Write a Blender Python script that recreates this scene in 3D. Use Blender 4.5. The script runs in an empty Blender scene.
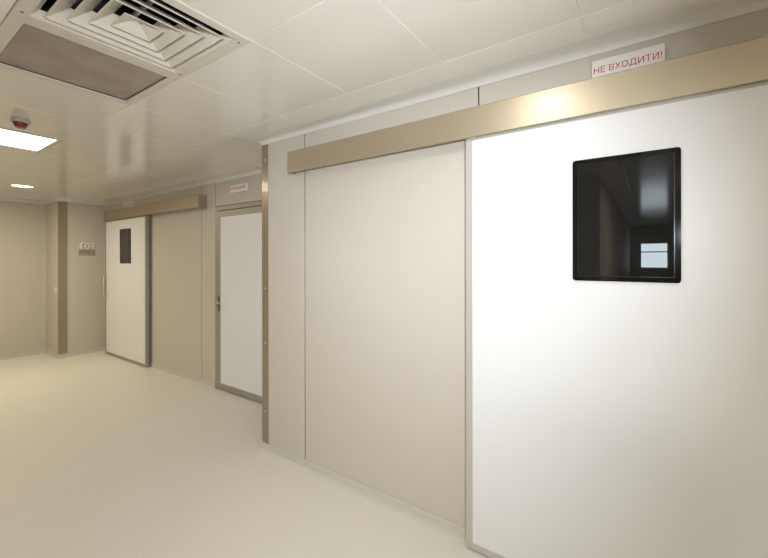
import bpy, bmesh, math
from mathutils import Vector, Matrix

C = bpy.context.scene.collection
PI = math.pi

# ------------------------------------------------------------------ materials
def mat(name, col, rough=.5, metal=0., spec=.5, coat=0., coat_rough=.05, emit=None, strength=0., noise=0., nscale=300., bump=0., bscale=400., aniso=None):
    m = bpy.data.materials.new(name); m.use_nodes = True
    nt = m.node_tree; b = nt.nodes['Principled BSDF']
    b.inputs['Base Color'].default_value = (*col, 1)
    b.inputs['Roughness'].default_value = rough
    b.inputs['Metallic'].default_value = metal
    b.inputs['Specular IOR Level'].default_value = spec
    b.inputs['Coat Weight'].default_value = coat
    b.inputs['Coat Roughness'].default_value = coat_rough
    if emit:
        b.inputs['Emission Color'].default_value = (*emit, 1)
        b.inputs['Emission Strength'].default_value = strength
    if noise or bump:
        tc = nt.nodes.new('ShaderNodeTexCoord')
        vec = tc.outputs['Object']
        if aniso:
            mp = nt.nodes.new('ShaderNodeMapping'); mp.inputs['Scale'].default_value = aniso
            nt.links.new(vec, mp.inputs['Vector']); vec = mp.outputs['Vector']
    if noise:
        n = nt.nodes.new('ShaderNodeTexNoise'); n.inputs['Scale'].default_value = nscale; n.inputs['Detail'].default_value = 4
        nt.links.new(vec, n.inputs['Vector'])
        r = nt.nodes.new('ShaderNodeMapRange')
        r.inputs['From Min'].default_value = .3; r.inputs['From Max'].default_value = .7
        r.inputs['To Min'].default_value = 1 - noise; r.inputs['To Max'].default_value = 1 + noise
        nt.links.new(n.outputs['Fac'], r.inputs['Value'])
        mx = nt.nodes.new('ShaderNodeVectorMath'); mx.operation = 'SCALE'
        mx.inputs[0].default_value = col
        nt.links.new(r.outputs['Result'], mx.inputs['Scale'])
        nt.links.new(mx.outputs['Vector'], b.inputs['Base Color'])
    if bump:
        n = nt.nodes.new('ShaderNodeTexNoise'); n.inputs['Scale'].default_value = bscale; n.inputs['Detail'].default_value = 2
        nt.links.new(vec, n.inputs['Vector'])
        bp = nt.nodes.new('ShaderNodeBump'); bp.inputs['Strength'].default_value = bump; bp.inputs['Distance'].default_value = .001
        nt.links.new(n.outputs['Fac'], bp.inputs['Height'])
        nt.links.new(bp.outputs['Normal'], b.inputs['Normal'])
    return m

WALL = mat('wall_laminate', (.575, .53, .46), .45, spec=.35, noise=.012, nscale=60)
GAP = mat('panel_gap_dark', (.05, .043, .035), .8)
RENDERED = mat('wall_paint', (.45, .40, .33), .6)
FLOOR = mat('linoleum', (.745, .715, .645), .42, spec=.3, noise=.025, nscale=45, bump=.05, bscale=350)
COVED = mat('linoleum_upstand', (.58, .56, .495), .4, spec=.35)
CEIL = mat('ceiling_metal_tile', (.82, .803, .75), .20, spec=1.0, coat=.5, coat_rough=.12)
COVE = mat('cove_white_plastic', (.72, .71, .68), .45)
DOORW = mat('door_white_laminate', (.78, .78, .785), .4, spec=.35)
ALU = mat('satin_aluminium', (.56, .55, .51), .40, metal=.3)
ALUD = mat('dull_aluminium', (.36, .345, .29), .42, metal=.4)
CHAMP = mat('champagne_metal', (.56, .475, .345), .45, metal=.75, coat=.7, coat_rough=.05, noise=.02, nscale=30, aniso=(1, 1, 14))
SATIN = mat('satin_bronze_metal', (.34, .28, .195), .42, metal=.35)
BRONZE = mat('bronze_guard_metal', (.34, .275, .20), .32, metal=.5, coat=.5, coat_rough=.05)
CHROME = mat('chrome', (.7, .68, .64), .18, metal=1)
STEEL = mat('screw_steel', (.75, .73, .68), .3, metal=.9)
BLACKF = mat('black_glass_border', (.006, .006, .006), .06, spec=.4)
GLASS = mat('dark_glass', (.010, .010, .010), .015, spec=.62)
BEZEL = mat('bevel_edge_grey', (.02, .02, .02), .12, metal=.2)
SIGNW = mat('sign_white_acrylic', (.80, .76, .74), .3)
RED = mat('sign_red', (.50, .035, .05), .5)
GREYT = mat('sign_grey_lettering', (.16, .15, .14), .5)
TAUPE = mat('sign_taupe', (.36, .29, .245), .45)
SWITCH = mat('switch_white', (.78, .73, .64), .35)
GRILLE = mat('grille_white_paint', (.70, .66, .58), .4)
DUCT = mat('duct_dark', (.02, .02, .02), .8)
MESHP = mat('taupe_filter_mesh', (.37, .31, .26), .5, noise=.16, nscale=6, bump=.2, bscale=700)
REDP = mat('alarm_red_plastic', (.19, .025, .022), .35)
GREYP = mat('alarm_grey_plastic', (.48, .45, .39), .4)
LAMP = mat('lamp_diffuser', (.9, .9, .88), .4, emit=(1.0, .95, .85), strength=4)
LAMPW = mat('lamp_diffuser_cool', (.9, .9, .88), .4, emit=(1.0, .97, .93), strength=18)
DAY = mat('lit_window_pane', (.8, .85, .9), .3, emit=(.8, .92, 1.0), strength=14)
DARKSTEEL = mat('dark_lock_plate', (.17, .155, .13), .4, metal=.6)

# ------------------------------------------------------------------ mesh helpers
class MB:
    def __init__(s): s.bm = bmesh.new()
    def box(s, x0, x1, y0, y1, z0, z1, bev=0., seg=2):
        t = bmesh.new()
        bmesh.ops.create_cube(t, size=1)
        bmesh.ops.scale(t, vec=(abs(x1-x0), abs(y1-y0), abs(z1-z0)), verts=t.verts)
        bmesh.ops.translate(t, vec=((x0+x1)/2, (y0+y1)/2, (z0+z1)/2), verts=t.verts)
        if bev: bmesh.ops.bevel(t, geom=t.edges[:], offset=bev, segments=seg, affect='EDGES', profile=.5)
        s.merge(t); return s
    def cyl(s, a, b, r, seg=24, r2=None, bev=0.):
        a, b = Vector(a), Vector(b); d = b-a
        t = bmesh.new()
        bmesh.ops.create_cone(t, cap_ends=True, segments=seg, radius1=r, radius2=r if r2 is None else r2, depth=d.length)
        if bev:
            es = [e for e in t.edges if abs(e.verts[0].co.z-e.verts[1].co.z) < 1e-6]
            bmesh.ops.bevel(t, geom=es, offset=bev, segments=3, affect='EDGES', profile=.5)
        M = Matrix.Translation((a+b)/2) @ d.to_track_quat('Z', 'Y').to_matrix().to_4x4()
        bmesh.ops.transform(t, matrix=M, verts=t.verts)
        s.merge(t); return s
    def lathe(s, c, prof, seg=40):
        """profile of (radius, z) swept about the vertical through c"""
        rings = []
        for r, z in prof:
            rings.append([s.bm.verts.new((c[0]+r*math.cos(2*PI*k/seg), c[1]+r*math.sin(2*PI*k/seg), c[2]+z)) for k in range(seg)] if r > 1e-6
                         else [s.bm.verts.new((c[0], c[1], c[2]+z))])
        for A, B in zip(rings, rings[1:]):
            for k in range(seg):
                a, b = A[k % len(A)], A[(k+1) % len(A)]; c2, d = B[(k+1) % len(B)], B[k % len(B)]
                vs = []
                for v in (a, b, c2, d):
                    if v not in vs: vs.append(v)
                if len(vs) > 2: s.bm.faces.new(vs)
        return s
    def quads(s, pts, faces):
        vs = [s.bm.verts.new(p) for p in pts]
        for f in faces: s.bm.faces.new([vs[i] for i in f])
        return s
    def prism(s, poly, axis, a0, a1):
        """poly of 2D points, extruded along axis 0/1/2 from a0 to a1"""
        def P(p, a):
            q = [0, 0, 0]; o = [i for i in range(3) if i != axis]
            q[o[0]], q[o[1]], q[axis] = p[0], p[1], a; return q
        n = len(poly)
        A = [s.bm.verts.new(P(p, a0)) for p in poly]; B = [s.bm.verts.new(P(p, a1)) for p in poly]
        s.bm.faces.new(A); s.bm.faces.new(B[::-1])
        for k in range(n): s.bm.faces.new([A[k], A[(k+1) % n], B[(k+1) % n], B[k]])
        return s
    def tube(s, pts, r, seg=12):
        pts = [Vector(p) for p in pts]; rings = []
        for i, p in enumerate(pts):
            d = (pts[min(i+1, len(pts)-1)]-pts[max(i-1, 0)]).normalized()
            q = d.to_track_quat('Z', 'Y').to_matrix()
            rings.append([s.bm.verts.new(p+q@Vector((r*math.cos(2*PI*k/seg), r*math.sin(2*PI*k/seg), 0))) for k in range(seg)])
        for A, B in zip(rings, rings[1:]):
            for k in range(seg): s.bm.faces.new([A[k], A[(k+1) % seg], B[(k+1) % seg], B[k]])
        s.bm.faces.new(rings[0][::-1]); s.bm.faces.new(rings[-1]); return s
    def merge(s, t):
        me = bpy.data.meshes.new('tmp'); t.to_mesh(me); t.free(); s.bm.from_mesh(me); bpy.data.meshes.remove(me)
    def build(s, name, m, parent=None, smooth=False, keep=False):
        bmesh.ops.recalc_face_normals(s.bm, faces=s.bm.faces[:])
        if parent is not None:
            inv = Matrix.Translation(-WORLD[parent.name])
            bmesh.ops.transform(s.bm, matrix=inv, verts=s.bm.verts)
        me = bpy.data.meshes.new(name); s.bm.to_mesh(me); s.bm.free()
        me.materials.append(m)
        if smooth:
            for p in me.polygons: p.use_smooth = True
            me.set_sharp_from_angle(angle=math.radians(35))
        o = bpy.data.objects.new(name, me); C.objects.link(o)
        WORLD[o.name] = Vector((0, 0, 0))
        if parent is not None:
            o.parent = parent; WORLD[o.name] = WORLD[parent.name].copy()
        return o

WORLD = {}
def struct(name, mb, m, smooth=False):
    o = mb.build(name, m, smooth=smooth); o['kind'] = 'structure'; return o
def thing(name, loc, label, cat, group=None, kind=None):
    o = bpy.data.objects.new(name, None); C.objects.link(o); o.location = loc; o.empty_display_size = .1
    WORLD[o.name] = Vector(loc); o['label'] = label; o['category'] = cat
    if group: o['group'] = group
    if kind: o['kind'] = kind
    return o

def lettering(name, text, size, width, M, m, parent, thick=.0012):
    """text outline turned into a mesh, fitted to a width, placed by matrix M (x = reading direction, z = out of the face)"""
    cu = bpy.data.curves.new(name, 'FONT'); cu.body = text; cu.size = size; cu.align_x = 'CENTER'; cu.align_y = 'CENTER'
    cu.extrude = thick/2; cu.resolution_u = 3
    t = bpy.data.objects.new(name, cu); C.objects.link(t)
    dg = bpy.context.evaluated_depsgraph_get(); dg.update()
    me = bpy.data.meshes.new_from_object(t.evaluated_get(dg))
    bpy.data.objects.remove(t); bpy.data.curves.remove(cu)
    xs = [v.co.x for v in me.vertices]; ys = [v.co.y for v in me.vertices]
    w = max(xs)-min(xs); cx = (max(xs)+min(xs))/2; cy = (max(ys)+min(ys))/2; h = max(ys)-min(ys)
    S = Matrix.Diagonal((width/w, size/h, 1, 1)) @ Matrix.Translation((-cx, -cy, 0))
    me.transform(Matrix.Translation(-WORLD[parent.name]) @ M @ S)
    me.materials.clear(); me.materials.append(m)
    o = bpy.data.objects.new(name, me); C.objects.link(o); o.parent = parent
    return o
def face_minus_x(x, y, z):   # reading along -Y, face looking to -X
    return Matrix(((0, 0, -1, x), (-1, 0, 0, y), (0, 1, 0, z), (0, 0, 0, 1)))
def face_minus_y(x, y, z):   # reading along +X, face looking to -Y
    return Matrix(((1, 0, 0, x), (0, 0, -1, y), (0, 1, 0, z), (0, 0, 0, 1)))

# ------------------------------------------------------------------ dimensions
D = 1.928         # near wall face
R = 2.535         # recessed wall face
YC = 2.522        # outside corner between them
YE = 7.42         # end of recess
YN = 8.03         # end wall
ZC = 2.45         # ceiling
ZW = 2.41         # foot of the cove
XL = -1.15        # opposite wall
YB = -3.2         # wall behind the camera
TK = .020         # panel thickness
G = .0034         # half gap between panels

# ------------------------------------------------------------------ room shell
struct('floor', MB().box(-9.2, 3.0, YB-.2, YN+.3, -.12, 0), FLOOR)

def panels_x(xf, spans, out=1):
    """panels on a wall facing -X (out=1): list of (y0,y1,z0,z1)"""
    mb = MB()
    for y0, y1, z0, z1 in spans: mb.box(xf, xf+TK*out, y0+G, y1-G, z0, z1, .0012, 1)
    return mb
struct('wall_right', panels_x(D, [(2.043, YC-.001, 0, 2.46), (.738, 2.043, 0, 2.46), (-.577, .738, 0, 2.46), (-1.9, -.577, 0, 2.46), (YB, -1.9, 0, 2.46)]), WALL)
mb = MB().box(D+TK, D+.10, YB, YC-.022, 0, 2.6)
for y in (2.043, .738, -.577, -1.9): mb.box(D+.0012, D+TK, y-G, y+G, .02, 2.45)
struct('wall_right_backing', mb, GAP)
struct('wall_right_return', MB().box(D, R+.02, YC-TK-.001, YC, 0, 2.46, .001, 1), WALL)
struct('wall_recess', panels_x(R, [(5.795, YE, 0, 2.46), (4.482, 5.795, 0, 2.46), (4.184, 4.482, 0, 2.46), (3.11, 4.184, 2.130, 2.46), (YC, 3.11, 0, 2.46)]), WALL)
mb = MB().box(R+TK, R+.14, YC-.022, YE+.1, 0, 2.6)
for y in (5.795, 4.482, 4.184): mb.box(R+.0012, R+TK, y-G, y+G, .02, 2.45)
mb.box(R+.0012, R+TK, 3.11, 4.184, 2.1225, 2.130)
struct('wall_recess_backing', mb, GAP)
struct('wall_end', MB().box(D+.0005, R+.1, YE, YE+.018, 0, 2.46, .001, 1), WALL)
struct('wall_column', panels_x(D, [(YE, YN+.1, 0, 2.46)]), WALL)
struct('wall_far', MB().box(XL-.1, D+.02, YN, YN+.1, 0, 2.6), WALL)
struct('wall_column_backing', MB().box(D+.022, R+.1, YE+.022, YN+.1, 0, 2.6), GAP)
# the side the photograph looks away from: opposite wall with a cross corridor and its bright end window
CY0, CY1 = -1.55, .46
struct('wall_left', MB().box(XL-.1, XL, CY1, YN, 0, 2.6).box(XL-.1, XL, YB, CY0, 0, 2.6), WALL)
struct('wall_back', MB().box(XL-.1, D+.1, YB-.1, YB, 0, 2.6), WALL)
struct('wall_cross_corridor', MB().box(-9, XL-.1, CY1, CY1+.1, 0, 2.6).box(-9, XL-.1, CY0-.1, CY0, 0, 2.6)
       .box(-9.1, -9, CY0, CY1, 0, 1.25).box(-9.1, -9, CY0, CY1, 1.98, 2.6).box(-9.1, -9, CY0, -.42, 1.25, 1.98).box(-9.1, -9, .24, CY1, 1.25, 1.98), RENDERED)
w1 = thing('window_1', (-9, -.09, 1.25), 'bright daylit window closing the cross corridor opposite the sliding door', 'window', kind='structure')
MB().box(-9.08, -9.05, -.42, .24, 1.25, 1.98).build('window_pane', DAY, w1)
MB().box(-9.05, -9.0, -.42, -.38, 1.25, 1.98).box(-9.05, -9.0, .20, .24, 1.25, 1.98).box(-9.05, -9.0, -.38, .20, 1.25, 1.29).box(-9.05, -9.0, -.38, .20, 1.94, 1.98).box(-9.05, -9.0, -.38, .20, 1.70, 1.73).build('window_frame', ALU, w1)

# ceiling of shallow metal trays, cells left open where fixtures are set in
GX, GY, X0, Y0 = .645, .595, .375, 2.005
def cell(i, j): return (X0+GX*i, X0+GX*(i+1), Y0+GY*j, Y0+GY*(j+1))
OPEN = {(0, -1), (0, 0), (0, 3), (0, 7), (0, -6), (-4, -5)}
def tile(mb, x0, x1, y0, y1):
    e, zb, zt, zz = .0027, ZC, ZC+.003, ZC+.03
    mb.quads([(x0+e, y0+e, zb), (x1-e, y0+e, zb), (x1-e, y1-e, zb), (x0+e, y1-e, zb),
              (x0, y0, zt), (x1, y0, zt), (x1, y1, zt), (x0, y1, zt),
              (x0, y0, zz), (x1, y0, zz), (x1, y1, zz), (x0, y1, zz)],
             [(0, 1, 2, 3), (0, 1, 5, 4), (1, 2, 6, 5), (2, 3, 7, 6), (3, 0, 4, 7), (4, 5, 9, 8), (5, 6, 10, 9), (6, 7, 11, 10), (7, 4, 8, 11), (8, 9, 10, 11)])
mb = MB()
for i in range(-16, 4):
    for j in range(-9, 11):
        if (i, j) in OPEN: continue
        x0, x1, y0, y1 = cell(i, j)
        y0, y1 = max(y0, YB), min(y1, YN)
        lo = -9 if (y0 < CY1+.1 and y1 > CY0) else XL-.09
        x0 = max(x0, lo); x1 = min(x1, R+.01 if y1 > YC-.3 else D+.01)
        if x1-x0 < .02 or y1-y0 < .02: continue
        tile(mb, x0, x1, y0, y1)
struct('ceiling', mb, CEIL)
struct('ceiling_slab', MB().box(-9.1, 3.0, YB-.1, YN+.2, 2.75, 2.85), GAP)

# white concave cove running round the wall heads, one mitred sweep
def sweep(path, prof, close=False):
    """path: xy corner points, room on the left of travel; prof: (distance into the room, z)"""
    mb = MB(); rings = []
    n = len(path)
    for i, p in enumerate(path):
        p = Vector(p)
        d0 = (p-Vector(path[i-1])).normalized() if i else None
        d1 = (Vector(path[i+1])-p).normalized() if i < n-1 else None
        n0 = Vector((-d0.y, d0.x)) if d0 else None; n1 = Vector((-d1.y, d1.x)) if d1 else None
        if n0 and n1:
            m = n0+n1; m = m*(1/(1+n0.dot(n1)))
        else: m = n0 or n1
        rings.append([mb.bm.verts.new((p.x+m.x*a, p.y+m.y*a, z)) for a, z in prof])
    k = len(prof)
    for A, B in zip(rings, rings[1:]):
        for j in range(k): mb.bm.faces.new([A[j], A[(j+1) % k], B[(j+1) % k], B[j]])
    mb.bm.faces.new(rings[0]); mb.bm.faces.new(rings[-1][::-1])
    return mb
CW, CH = .088, ZC-ZW
prof = [(-.002, ZC+.002), (-.002, ZW), (.006, ZW)]
for k in range(1, 11):
    a = k/11*PI/2
    prof.append((.006+(CW-.006)*(1-math.cos(a)), ZW+(CH-.0005)*math.sin(a)))
prof += [(CW, ZC-.0005), (CW, ZC+.002)]
PATH = [(D, YB), (D, YC), (R, YC), (R, YE), (D, YE), (D, YN), (XL, YN)]
struct('trim_1', sweep(PATH, prof), COVE, smooth=True)

# floor covering turned up the wall as a coved skirting
sk = [(-.001, .0), (-.001, .060), (.006, .060), (.008, .055), (.009, .018), (.013, .007), (.020, .0005), (.020, 0)]
struct('baseboard_right', sweep([(D, YB), (D, YC-.006), (D+.02, YC-.006)], sk), COVED)
struct('baseboard_return', sweep([(D+.0, YC), (R, YC), (R, 3.105)], sk), COVED)
struct('baseboard_recess', sweep([(R, 4.19), (R, YE), (D, YE)], sk), COVED)
struct('baseboard_far', sweep([(D, YE-.006), (D, YN), (XL, YN)], sk), COVED)

# ------------------------------------------------------------------ sliding doors
def rounded_rect(y0, y1, z0, z1, r, seg=6):
    pts = []
    for cy, cz, a0 in ((y1-r, z1-r, 0), (y0+r, z1-r, 90), (y0+r, z0+r, 180), (y1-r, z0+r, 270)):
        for k in range(seg+1):
            a = math.radians(a0+90*k/seg); pts.append((cy+r*math.cos(a), cz+r*math.sin(a)))
    return pts
def ring(mb, outer, inner, x0, x1):
    n = len(outer)
    V = lambda P, x: [mb.bm.verts.new((x, p[0], p[1])) for p in P]
    Of, If, Ob, Ib = V(outer, x0), V(inner, x0), V(outer, x1), V(inner, x1)
    for k in range(n):
        j = (k+1) % n
        for a, b in ((Of, If), (If, Ib), (Ib, Ob), (Ob, Of)): mb.bm.faces.new([a[k], a[j], b[j], b[k]])
    return mb

def sliding_door(n, xf, xb, y0, y1, z1, win, label, handle=None):
    """leaf with faces at xf (front) and xb, from y0 (hidden or far) to y1, with its window (y0,y1,z0,z1)"""
    t = thing('door_%d' % n, (xb, (y0+y1)/2, 0), label, 'sliding door', kind='structure')
    s, b0 = .037, .008
    wy0, wy1, wz0, wz1 = win
    lf = MB()                                                        # leaf skin around the window opening
    a, b, c, d = y0+s, y1-s, b0+.036, z1-.036
    i0, i1, k0, k1 = wy0+.012, wy1-.012, wz0+.012, wz1-.012
    for q in ((a, i0, c, d), (i1, b, c, d), (i0, i1, c, k0), (i0, i1, k1, d)): lf.box(xf+.0015, xb-.0015, *q)
    lf.build('leaf', DOORW, t)
    fr = MB()
    for q in ((y0, y0+s, b0, z1), (y1-s, y1, b0, z1), (y0+s, y1-s, b0, b0+.036), (y0+s, y1-s, z1-.036, z1)): fr.box(xf, xb, *q, .0015, 1)
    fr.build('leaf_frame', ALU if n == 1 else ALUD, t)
    wf = ring(MB(), rounded_rect(wy0, wy1, wz0, wz1, .012), rounded_rect(wy0+.019, wy1-.019, wz0+.019, wz1-.019, .004), xf-.005, xf+.004)
    w = wf.build('window_frame', BLACKF, t)
    bz = ring(MB(), rounded_rect(wy0+.019, wy1-.019, wz0+.019, wz1-.019, .004), rounded_rect(wy0+.0225, wy1-.0225, wz0+.0225, wz1-.0225, .003), xf-.0056, xf+.002)
    bz.build('bevel_strip', BEZEL, w)
    MB().box(xf-.0035, xf+.004, wy0+.022, wy1-.022, wz0+.022, wz1-.022).build('window_pane', GLASS, t)
    if handle:
        hy, hz0, hz1 = handle
        h = MB()
        h.cyl((xf-.055, hy, hz0-.03), (xf-.055, hy, hz1+.03), .0125, 20, bev=.003)
        h = h.build('pull_handle', CHROME, t, smooth=True)
        for z in (hz0, hz1): MB().cyl((xf+.002, hy, z), (xf-.055, hy, z), .009, 16).build('handle_standoff', CHROME, h, smooth=True)
    return t
def leaf_seal(t, xf, xb, y, z1):
    MB().box(xf+.010, xb-.010, y-.006, y, .01, z1-.01).build('rubber_seal', GAP, t)

d1 = sliding_door(1, 1.868, 1.910, -.66, .787, 2.150, (-.099, .281, 1.409, 1.937),
                  'wide white sliding door with a square dark window, partly beyond the picture edge')
d2 = sliding_door(2, 2.462, 2.506, 5.776, 7.20, 2.150, (6.255, 6.63, 1.455, 1.974),
                  'small white sliding door with an upright pull handle beside the D2 wall plate', handle=(7.13, .92, 1.22))

def header(xf, xw, y0, y1, z0, z1, label, CHAMP):
    t = thing('sliding_door_header', (xw, (y0+y1)/2, z0), label, 'door rail cover', 'metal rail covers over the sliding doors')
    th = .003
    mb = MB().prism([(xw-.0005, z1), (xf+.004, z1), (xf, z1-.004), (xf, z0+.002), (xf+.002, z0), (xf+.012, z0), (xf+.012, z0+th), (xf+th, z0+th), (xf+th, z1-th-.001), (xw-.0005, z1-th)], 1, y0+.002, y1-.002)
    mb.build('cover', CHAMP, t)
    for y in (y0, y1-.003): MB().box(xf+.0004, xw-.0005, y, y+.003, z0+.0004, z1-.0004, .0006, 1).build('end_cap', CHAMP, t)
    MB().box(xf+.026, xw-.006, y0+.05, y1-.05, z0+.055, z0+.125).build('track_rail', ALUD, t)
    return t
header(1.847, D, -.78, 2.135, 2.127, 2.279, 'long champagne metal rail cover reflecting a lamp, over the door with the square window', CHAMP)
header(2.430, R, 4.362, 7.165, 2.127, 2.285, 'shorter brownish metal rail cover over the distant door beside the D2 plate', SATIN)

# ------------------------------------------------------------------ hinged door in the recess
d3 = thing('door_3', (R, 3.65, 0), 'white hinged door in a grey aluminium frame, partly hidden behind the bronze corner guard', 'hinged door', kind='structure')
f0, f1, ft = 3.11, 4.181, 2.122
fr = MB()
fx = R-.006
for q in ((f1-.042, f1, 0, ft), (f0, f0+.042, 0, ft), (f0+.042, f1-.042, ft-.046, ft)): fr.box(fx, R+.011, *q, .0015, 1)
fr.build('door_frame', ALUD, d3)
l0, l1, lt = f0+.046, f1-.046, ft-.054
lx = R-.010
fl = MB()
for q in ((l1-.066, l1, .012, lt), (l0, l0+.066, .012, lt), (l0+.066, l1-.066, lt-.07, lt), (l0+.066, l1-.066, .012, .082)): fl.box(lx, R+.0105, *q, .0015, 1)
fl.build('leaf_frame', ALUD, d3)
MB().box(lx+.003, R+.0105, l0+.066, l1-.066, .082, lt-.07).build('leaf_panel', DOORW, d3)
lev = MB().tube([(lx+.001, l1-.036, 1.02), (lx-.045, l1-.036, 1.02), (lx-.055, l1-.040, 1.02), (lx-.058, l1-.052, 1.019), (lx-.058, l1-.16, 1.012)], .0095)
hp = MB().box(lx-.009, lx+.001, l1-.052, l1-.020, .915, 1.085, .004, 2).build('lock_plate', DARKSTEEL, d3)
lev.build('lever_handle', CHROME, hp, smooth=True)
MB().cyl((lx-.008, l1-.036, .955), (lx-.014, l1-.036, .955), .010, 18).build('lock_cylinder', CHROME, hp, smooth=True)
for z in (.25, 1.05, 1.85): MB().cyl((lx-.006, l0-.002, z-.05), (lx-.006, l0-.002, z+.05), .008, 16).build('hinge', ALUD, d3, smooth=True)

# ------------------------------------------------------------------ corner guards
def corner_guard(x, y, sy, z0, z1, w, label):
    """bronze angle on an outside corner at (x,y); legs run along the wall facing -X (sy*w) and along +X"""
    t = thing('corner_guard', (x, y, z0), label, 'corner guard')
    th = .0025
    y_out = y - sy*th
    poly = [(x-th, y_out), (x-th, y+sy*w), (x-.0003, y+sy*w), (x-.0003, y-sy*.0003), (x+w, y-sy*.0003), (x+w, y_out)]
    MB().prism(poly, 2, z0, z1).build('guard_angle', BRONZE, t)
    return t
g1 = corner_guard(D, YC, -1, .062, ZW-.002, .072, 'tall bronze corner guard with screws on the outside corner before the hinged door')
for z in (.31, .85, 1.28, 2.29):
    MB().lathe((0, 0, 0), [(0, -.0016), (.005, -.0016), (.0075, -.0004), (.0075, .001)], 18)
    m = MB().cyl((D-.0024, YC-.036, z), (D-.0044, YC-.036, z), .0075, 18, bev=.0012)
    m.build('screw', STEEL, g1, smooth=True)
# the far column wears its guard on the face looking down the corridor
g2 = thing('corner_guard', (D, YE, .062), 'bronze corner guard on the column beside the D2 wall plate', 'corner guard')
th = .0025
MB().prism([(D-th, YE-th), (D+.11, YE-th), (D+.11, YE-.0003), (D-.0003, YE-.0003), (D-.0003, YE+.02), (D-th, YE+.02)], 2, .062, ZW-.002).build('guard_angle', BRONZE, g2)

# ------------------------------------------------------------------ signs
WARN = '\u041d\u0415 \u0412\u0425\u041e\u0414\u0418\u0422\u0418!'
def warning_sign(xw, y0, y1, z0, z1, th, label, inset=.93):
    t = thing('warning_sign', (xw, (y0+y1)/2, z0), label, 'sign', 'warning signs over the doors')
    MB().box(xw-th, xw-.0005, y0, y1, z0, z1, .002, 2).build('sign_box', SIGNW, t)
    lettering('lettering', WARN, (z1-z0)*.36, (y1-y0)*inset, face_minus_x(xw-th-.0003, (y0+y1)/2, (z0+z1)/2-.002), RED, t)
    return t
warning_sign(D, -.050, .211, 2.285, 2.376, .020, 'white sign with red Cyrillic capitals on the long champagne rail cover')
warning_sign(R, 3.555, 3.845, 2.250, 2.335, .030, 'white warning sign on the wall panel above the hinged door')
warning_sign(R, 6.33, 6.67, 2.292, 2.388, .020, 'small white warning sign standing on the shorter rail cover above the distant door')

p = thing('room_number_sign', (2.287, YE, 1.582), 'square D2 wall plate with white upper half and taupe lower half', 'sign')
MB().box(2.190, 2.380, YE-.006, YE-.0005, 1.675, 1.785, .001, 1).build('number_panel', SIGNW, p)
MB().box(2.180, 2.393, YE-.009, YE-.0005, 1.582, 1.682, .001, 1).build('name_panel', TAUPE, p)
lettering('number_lettering', 'D2', .076, .125, face_minus_y(2.293, YE-.0063, 1.731), GREYT, p)
MB().box(2.200, 2.313, YE-.0100, YE-.0088, 1.632, 1.644).build('name_line', GREYT, p)

s = thing('light_switch', (D, 7.54, 1.0), 'small pale light switch on the side of the column', 'switch')
MB().box(D-.009, D-.0005, 7.50, 7.585, 1.0, 1.085, .003, 2).build('cover_plate', SWITCH, s)
MB().box(D-.013, D-.008, 7.515, 7.570, 1.015, 1.07, .002, 2).build('rocker', SWITCH, s)

# ------------------------------------------------------------------ ceiling fixtures
# square four-way louvred air diffuser
x0, x1, y0, y1 = cell(0, -1)
cx, cy = (x0+x1)/2, (y0+y1)/2
df = thing('air_diffuser', (cx, cy, ZC), 'square four-way louvred white air diffuser in the ceiling', 'air diffuser')
hx, hy = (x1-x0)/2-.001, (y1-y0)/2-.001
def sq(mb, h, z): return [mb.bm.verts.new((cx+sx*h[0], cy+s_*h[1], z)) for sx, s_ in ((-1, -1), (1, -1), (1, 1), (-1, 1))]
def loft(mb, rows, cap=False):
    rr = [sq(mb, h, z) for h, z in rows]
    for A, B in zip(rr, rr[1:]):
        for k in range(4): mb.bm.faces.new([A[k], A[(k+1) % 4], B[(k+1) % 4], B[k]])
    if cap: mb.bm.faces.new(rr[0])
    return mb
fx_, fy_ = hx-.046, hy-.042
zf = ZC-.006
rim = loft(MB(), [((hx, hy), ZC+.02), ((hx, hy), zf+.002), ((hx-.002, hy-.002), zf), ((fx_, fy_), zf), ((fx_, fy_), zf+.003), ((fx_-.0, fy_-.0), ZC+.03)])
rim.build('rim', GRILLE, df)
HB = (.068, .126, .182, .237)                       # half sizes of the blade edges, centre cone first
KY = fy_/fx_
def hh(v): return (v, v*KY)
RUN, RISE = .062, .049
for v in HB[1:]:
    loft(MB(), [(hh(v-RUN), zf+RISE), (hh(v), zf), (hh(v+.0035), zf), (hh(v+.0035), zf+.004), (hh(v-RUN+.003), zf+RISE+.002), (hh(v-RUN), zf+RISE)]).build('louvre_blade', GRILLE, df)
v = HB[0]
loft(MB(), [(hh(.0006), zf+RISE-.012), (hh(v), zf), (hh(v+.003), zf), (hh(v+.003), zf+.003), (hh(.001), zf+RISE-.006)], cap=True).build('centre_cone', GRILLE, df)
v = fx_+.004
loft(MB(), [(hh(v), zf+.0005), (hh(v-.030), zf+RISE*.6), (hh(v-.027), zf+RISE*.6+.002), (hh(v+.003), zf+.004)]).build('collar', GRILLE, df)
MB().box(cx-.006, cx+.006, cy-fy_+.01, cy+fy_-.01, ZC+.050, ZC+.064).build('cross_bar', GRILLE, df)
loft(MB(), [((fx_+.01, fy_+.01), ZC+.28), ((fx_+.01, fy_+.01), ZC+.03)], cap=True).build('duct_box', DUCT, df)
for sx in (-1, 1):
    for s_ in (-1, 1):
        MB().cyl((cx+sx*(hx-.024), cy+s_*(hy-.050), zf+.001), (cx+sx*(hx-.024), cy+s_*(hy-.050), zf-.0015), .0055, 14).build('screw', DARKSTEEL, df)

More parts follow.
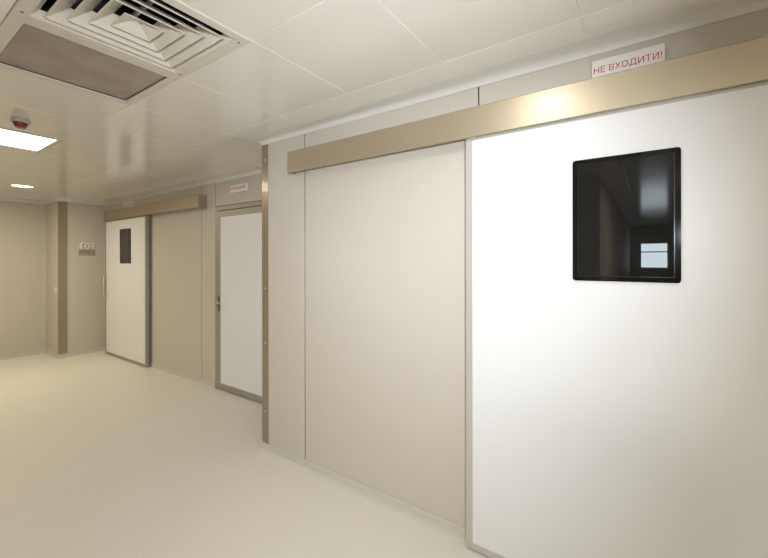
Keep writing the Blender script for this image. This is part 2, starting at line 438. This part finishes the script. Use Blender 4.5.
# taupe filter panel next to it
x0, x1, y0, y1 = cell(0, 0)
fp = thing('filter_panel', ((x0+x1)/2, (y0+y1)/2, ZC), 'taupe mesh panel set in the ceiling beside the louvred diffuser', 'ceiling panel')
ix0, ix1, iy0, iy1 = x0+.050, x1-.038, y0+.042, y1-.032
def framebox(mb, X, I, z0, z1):
    (a0, a1, b0, b1), (c0, c1, e0, e1) = X, I
    for q in ((a0, c0, b0, b1), (c1, a1, b0, b1), (c0, c1, b0, e0), (c0, c1, e1, b1)): mb.box(*q, z0, z1)
    return mb
framebox(MB(), (x0+.001, x1-.001, y0+.001, y1-.001), (ix0, ix1, iy0, iy1), ZC-.003, ZC+.016).build('panel_frame', GRILLE, fp)
MB().box(ix0+.002, ix1-.002, iy0+.002, iy1-.002, ZC+.008, ZC+.014).build('mesh_panel', MESHP, fp)
framebox(MB(), (ix0, ix1, iy0, iy1), (ix0+.004, ix1-.004, iy0+.004, iy1-.004), ZC+.0045, ZC+.008).build('gasket', GAP, fp)

def panel_light(i, j, label, strength_mat, power, col):
    x0, x1, y0, y1 = cell(i, j)
    t = thing('panel_light', ((x0+x1)/2, (y0+y1)/2, ZC), label, 'ceiling light', 'square panel lights in the ceiling grid')
    framebox(MB(), (x0+.001, x1-.001, y0+.001, y1-.001), (x0+.034, x1-.034, y0+.034, y1-.034), ZC-.004, ZC+.018).build('lamp_frame', GRILLE, t)
    MB().box(x0+.030, x1-.030, y0+.030, y1-.030, ZC+.001, ZC+.012).build('lamp_diffuser', strength_mat, t)
    ld = bpy.data.lights.new('panel_light_glow', 'AREA'); ld.shape = 'RECTANGLE'; ld.size = x1-x0-.08; ld.size_y = y1-y0-.08
    ld.energy = power; ld.color = col
    lo = bpy.data.objects.new('panel_light_glow', ld); C.objects.link(lo); lo.parent = t; lo.location = (0, 0, -.006)
    return t
panel_light(0, 3, 'glowing square panel light in the ceiling beyond the fire detector', LAMP, 6, (1, .92, .74))
panel_light(0, 7, 'added square panel light near the end wall, outside the picture, brightening the far zone', LAMP, 32, (1, .88, .61))  # added out of view to brighten the far walls and floor
panel_light(0, -6, 'added square panel light, unseen behind the viewpoint, over the corridor', LAMP, 1, (1, .95, .88))  # added unseen lamp, gives light from behind the camera
panel_light(-4, -5, 'square panel light in the cross corridor ceiling, outside the picture', LAMP, 68, (1, .95, .82))

def downlight(x, y, label, m, power, col, r=.105):
    t = thing('downlight', (x, y, ZC), label, 'ceiling light', 'round downlights in the ceiling')
    MB().lathe((x, y, ZC), [(r+.016, .002), (r+.016, -.003), (r+.012, -.006), (r, -.005), (r-.004, .0), (r-.004, .004)], 48).build('lamp_ring', GRILLE, t, smooth=True)
    MB().lathe((x, y, ZC), [(0, -.001), (r-.003, -.001), (r-.003, .003), (0, .003)], 48).build('lamp_diffuser', m, t)
    ld = bpy.data.lights.new('downlight_glow', 'AREA'); ld.shape = 'DISK'; ld.size = 2*r-.02; ld.energy = power; ld.color = col
    lo = bpy.data.objects.new('downlight_glow', ld); C.objects.link(lo); lo.parent = t; lo.location = (0, 0, -.009)
    return t
downlight(1.345, 6.56, 'round glowing downlight in the ceiling near the far column', LAMP, 1, (1, .92, .78))
downlight(1.25, .485, 'round downlight close above the door with the square window', LAMPW, 4, (1, .97, .95), r=.07)

# added stand lamp, out of view, replacing the camera flash that brightens the near wall
LP = Vector((-.25, -.30, 1.70)); aim = (Vector((1.8, 1.7, 1.52))-LP).normalized()
sl = thing('flash_standin_lamp', (LP.x-.06, LP.y-.05, 0), 'added black reflector lamp on a tripod stand behind the viewpoint, standing in for the camera flash', 'flash stand-in lamp')
bx_, by_ = LP.x-.06, LP.y-.05
MB().cyl((bx_, by_, .10), (bx_, by_, .95), .014, 20).cyl((bx_, by_, .95), (bx_, by_, 1.60), .010, 20).build('stand_pole', ALUD, sl, smooth=True)
MB().cyl((bx_, by_, .90), (bx_, by_, .97), .020, 20, bev=.003).build('clamp_collar', BLACKF, sl, smooth=True)
for k in range(3):
    an = 2.6+k*2*PI/3
    e = (bx_+.42*math.cos(an), by_+.42*math.sin(an), .009)
    lg = MB().tube([(bx_+.018*math.cos(an), by_+.018*math.sin(an), .52), e], .009).build('leg', ALUD, sl, smooth=True)
hd = MB(); hd.cyl((0, 0, -.20), (0, 0, -.055), .042, 32, bev=.006)
hd.lathe((0, 0, 0), [(0, -.06), (.040, -.06), (.045, -.045), (.092, .028), (.096, .030), (.094, .034), (.088, .032), (.042, -.036), (0, -.040)], 48)
bl = MB(); bl.lathe((0, 0, 0), [(0, -.010), (.058, -.010), (.060, -.006), (0, -.004)], 40)
Q = Matrix.Translation(LP-aim*.045) @ aim.to_track_quat('Z', 'Y').to_matrix().to_4x4()
for q in (hd, bl): bmesh.ops.transform(q.bm, matrix=Q, verts=q.bm.verts)
hd.build('lamp_head', BLACKF, sl, smooth=True); bl.build('lamp_lens', LAMP, sl)
MB().tube([(bx_, by_, 1.58), tuple(LP-aim*.15)], .012).build('swivel_bracket', ALUD, sl, smooth=True)
ld = bpy.data.lights.new('flash_standin_glow', 'AREA'); ld.shape = 'DISK'; ld.size = .13; ld.energy = 21.8; ld.color = (.865, .925, 1); ld.spread = math.radians(92)
lo = bpy.data.objects.new('flash_standin_glow', ld); C.objects.link(lo); lo.parent = sl
lo.matrix_local = Matrix.Translation(LP-WORLD[sl.name]) @ aim.to_track_quat('-Z', 'Y').to_matrix().to_4x4()

# red capped fire detector
t = thing('fire_detector', (.700, 3.466, ZC), 'round fire detector with a red cap on the ceiling before the panel light', 'fire detector')
cc = (.700, 3.466, ZC)
MB().lathe(cc, [(0, .001), (.047, .001), (.049, -.004), (.049, -.020), (.045, -.027), (0, -.027)], 40).build('detector_base', GREYP, t, smooth=True)
MB().lathe(cc, [(0, -.026), (.038, -.026), (.038, -.034), (.034, -.050), (.026, -.057), (0, -.058)], 40).build('detector_cap', REDP, t, smooth=True)

# ------------------------------------------------------------------ world, camera
w = bpy.data.worlds.new('world'); bpy.context.scene.world = w; w.use_nodes = True
w.node_tree.nodes['Background'].inputs[0].default_value = (.9, .95, 1, 1)
w.node_tree.nodes['Background'].inputs[1].default_value = .05

cam = bpy.data.cameras.new('camera'); co = bpy.data.objects.new('camera', cam); C.objects.link(co)
F, TH, ROLL, CYP = 381., .9613, .0013, 260.1
cam.sensor_fit = 'HORIZONTAL'; cam.sensor_width = 36; cam.lens = F/768*36
cam.shift_x = 0; cam.shift_y = (CYP-279)/768
cam.clip_start = .02
fwd = Vector((math.sin(TH), math.cos(TH), 0)); right = Vector((math.cos(TH), -math.sin(TH), 0)); up = Vector((0, 0, 1))
M = Matrix((right, up, -fwd)).transposed().to_4x4()
co.matrix_world = Matrix.Translation((0, 0, 1.5)) @ M @ Matrix.Rotation(-ROLL, 4, 'Z')
sc = bpy.context.scene; sc.camera = co
sc.view_settings.view_transform = 'Standard'; sc.view_settings.look = 'None'; sc.view_settings.gamma = 1; sc.view_settings.use_curve_mapping = False
sc.view_settings.exposure = -.05
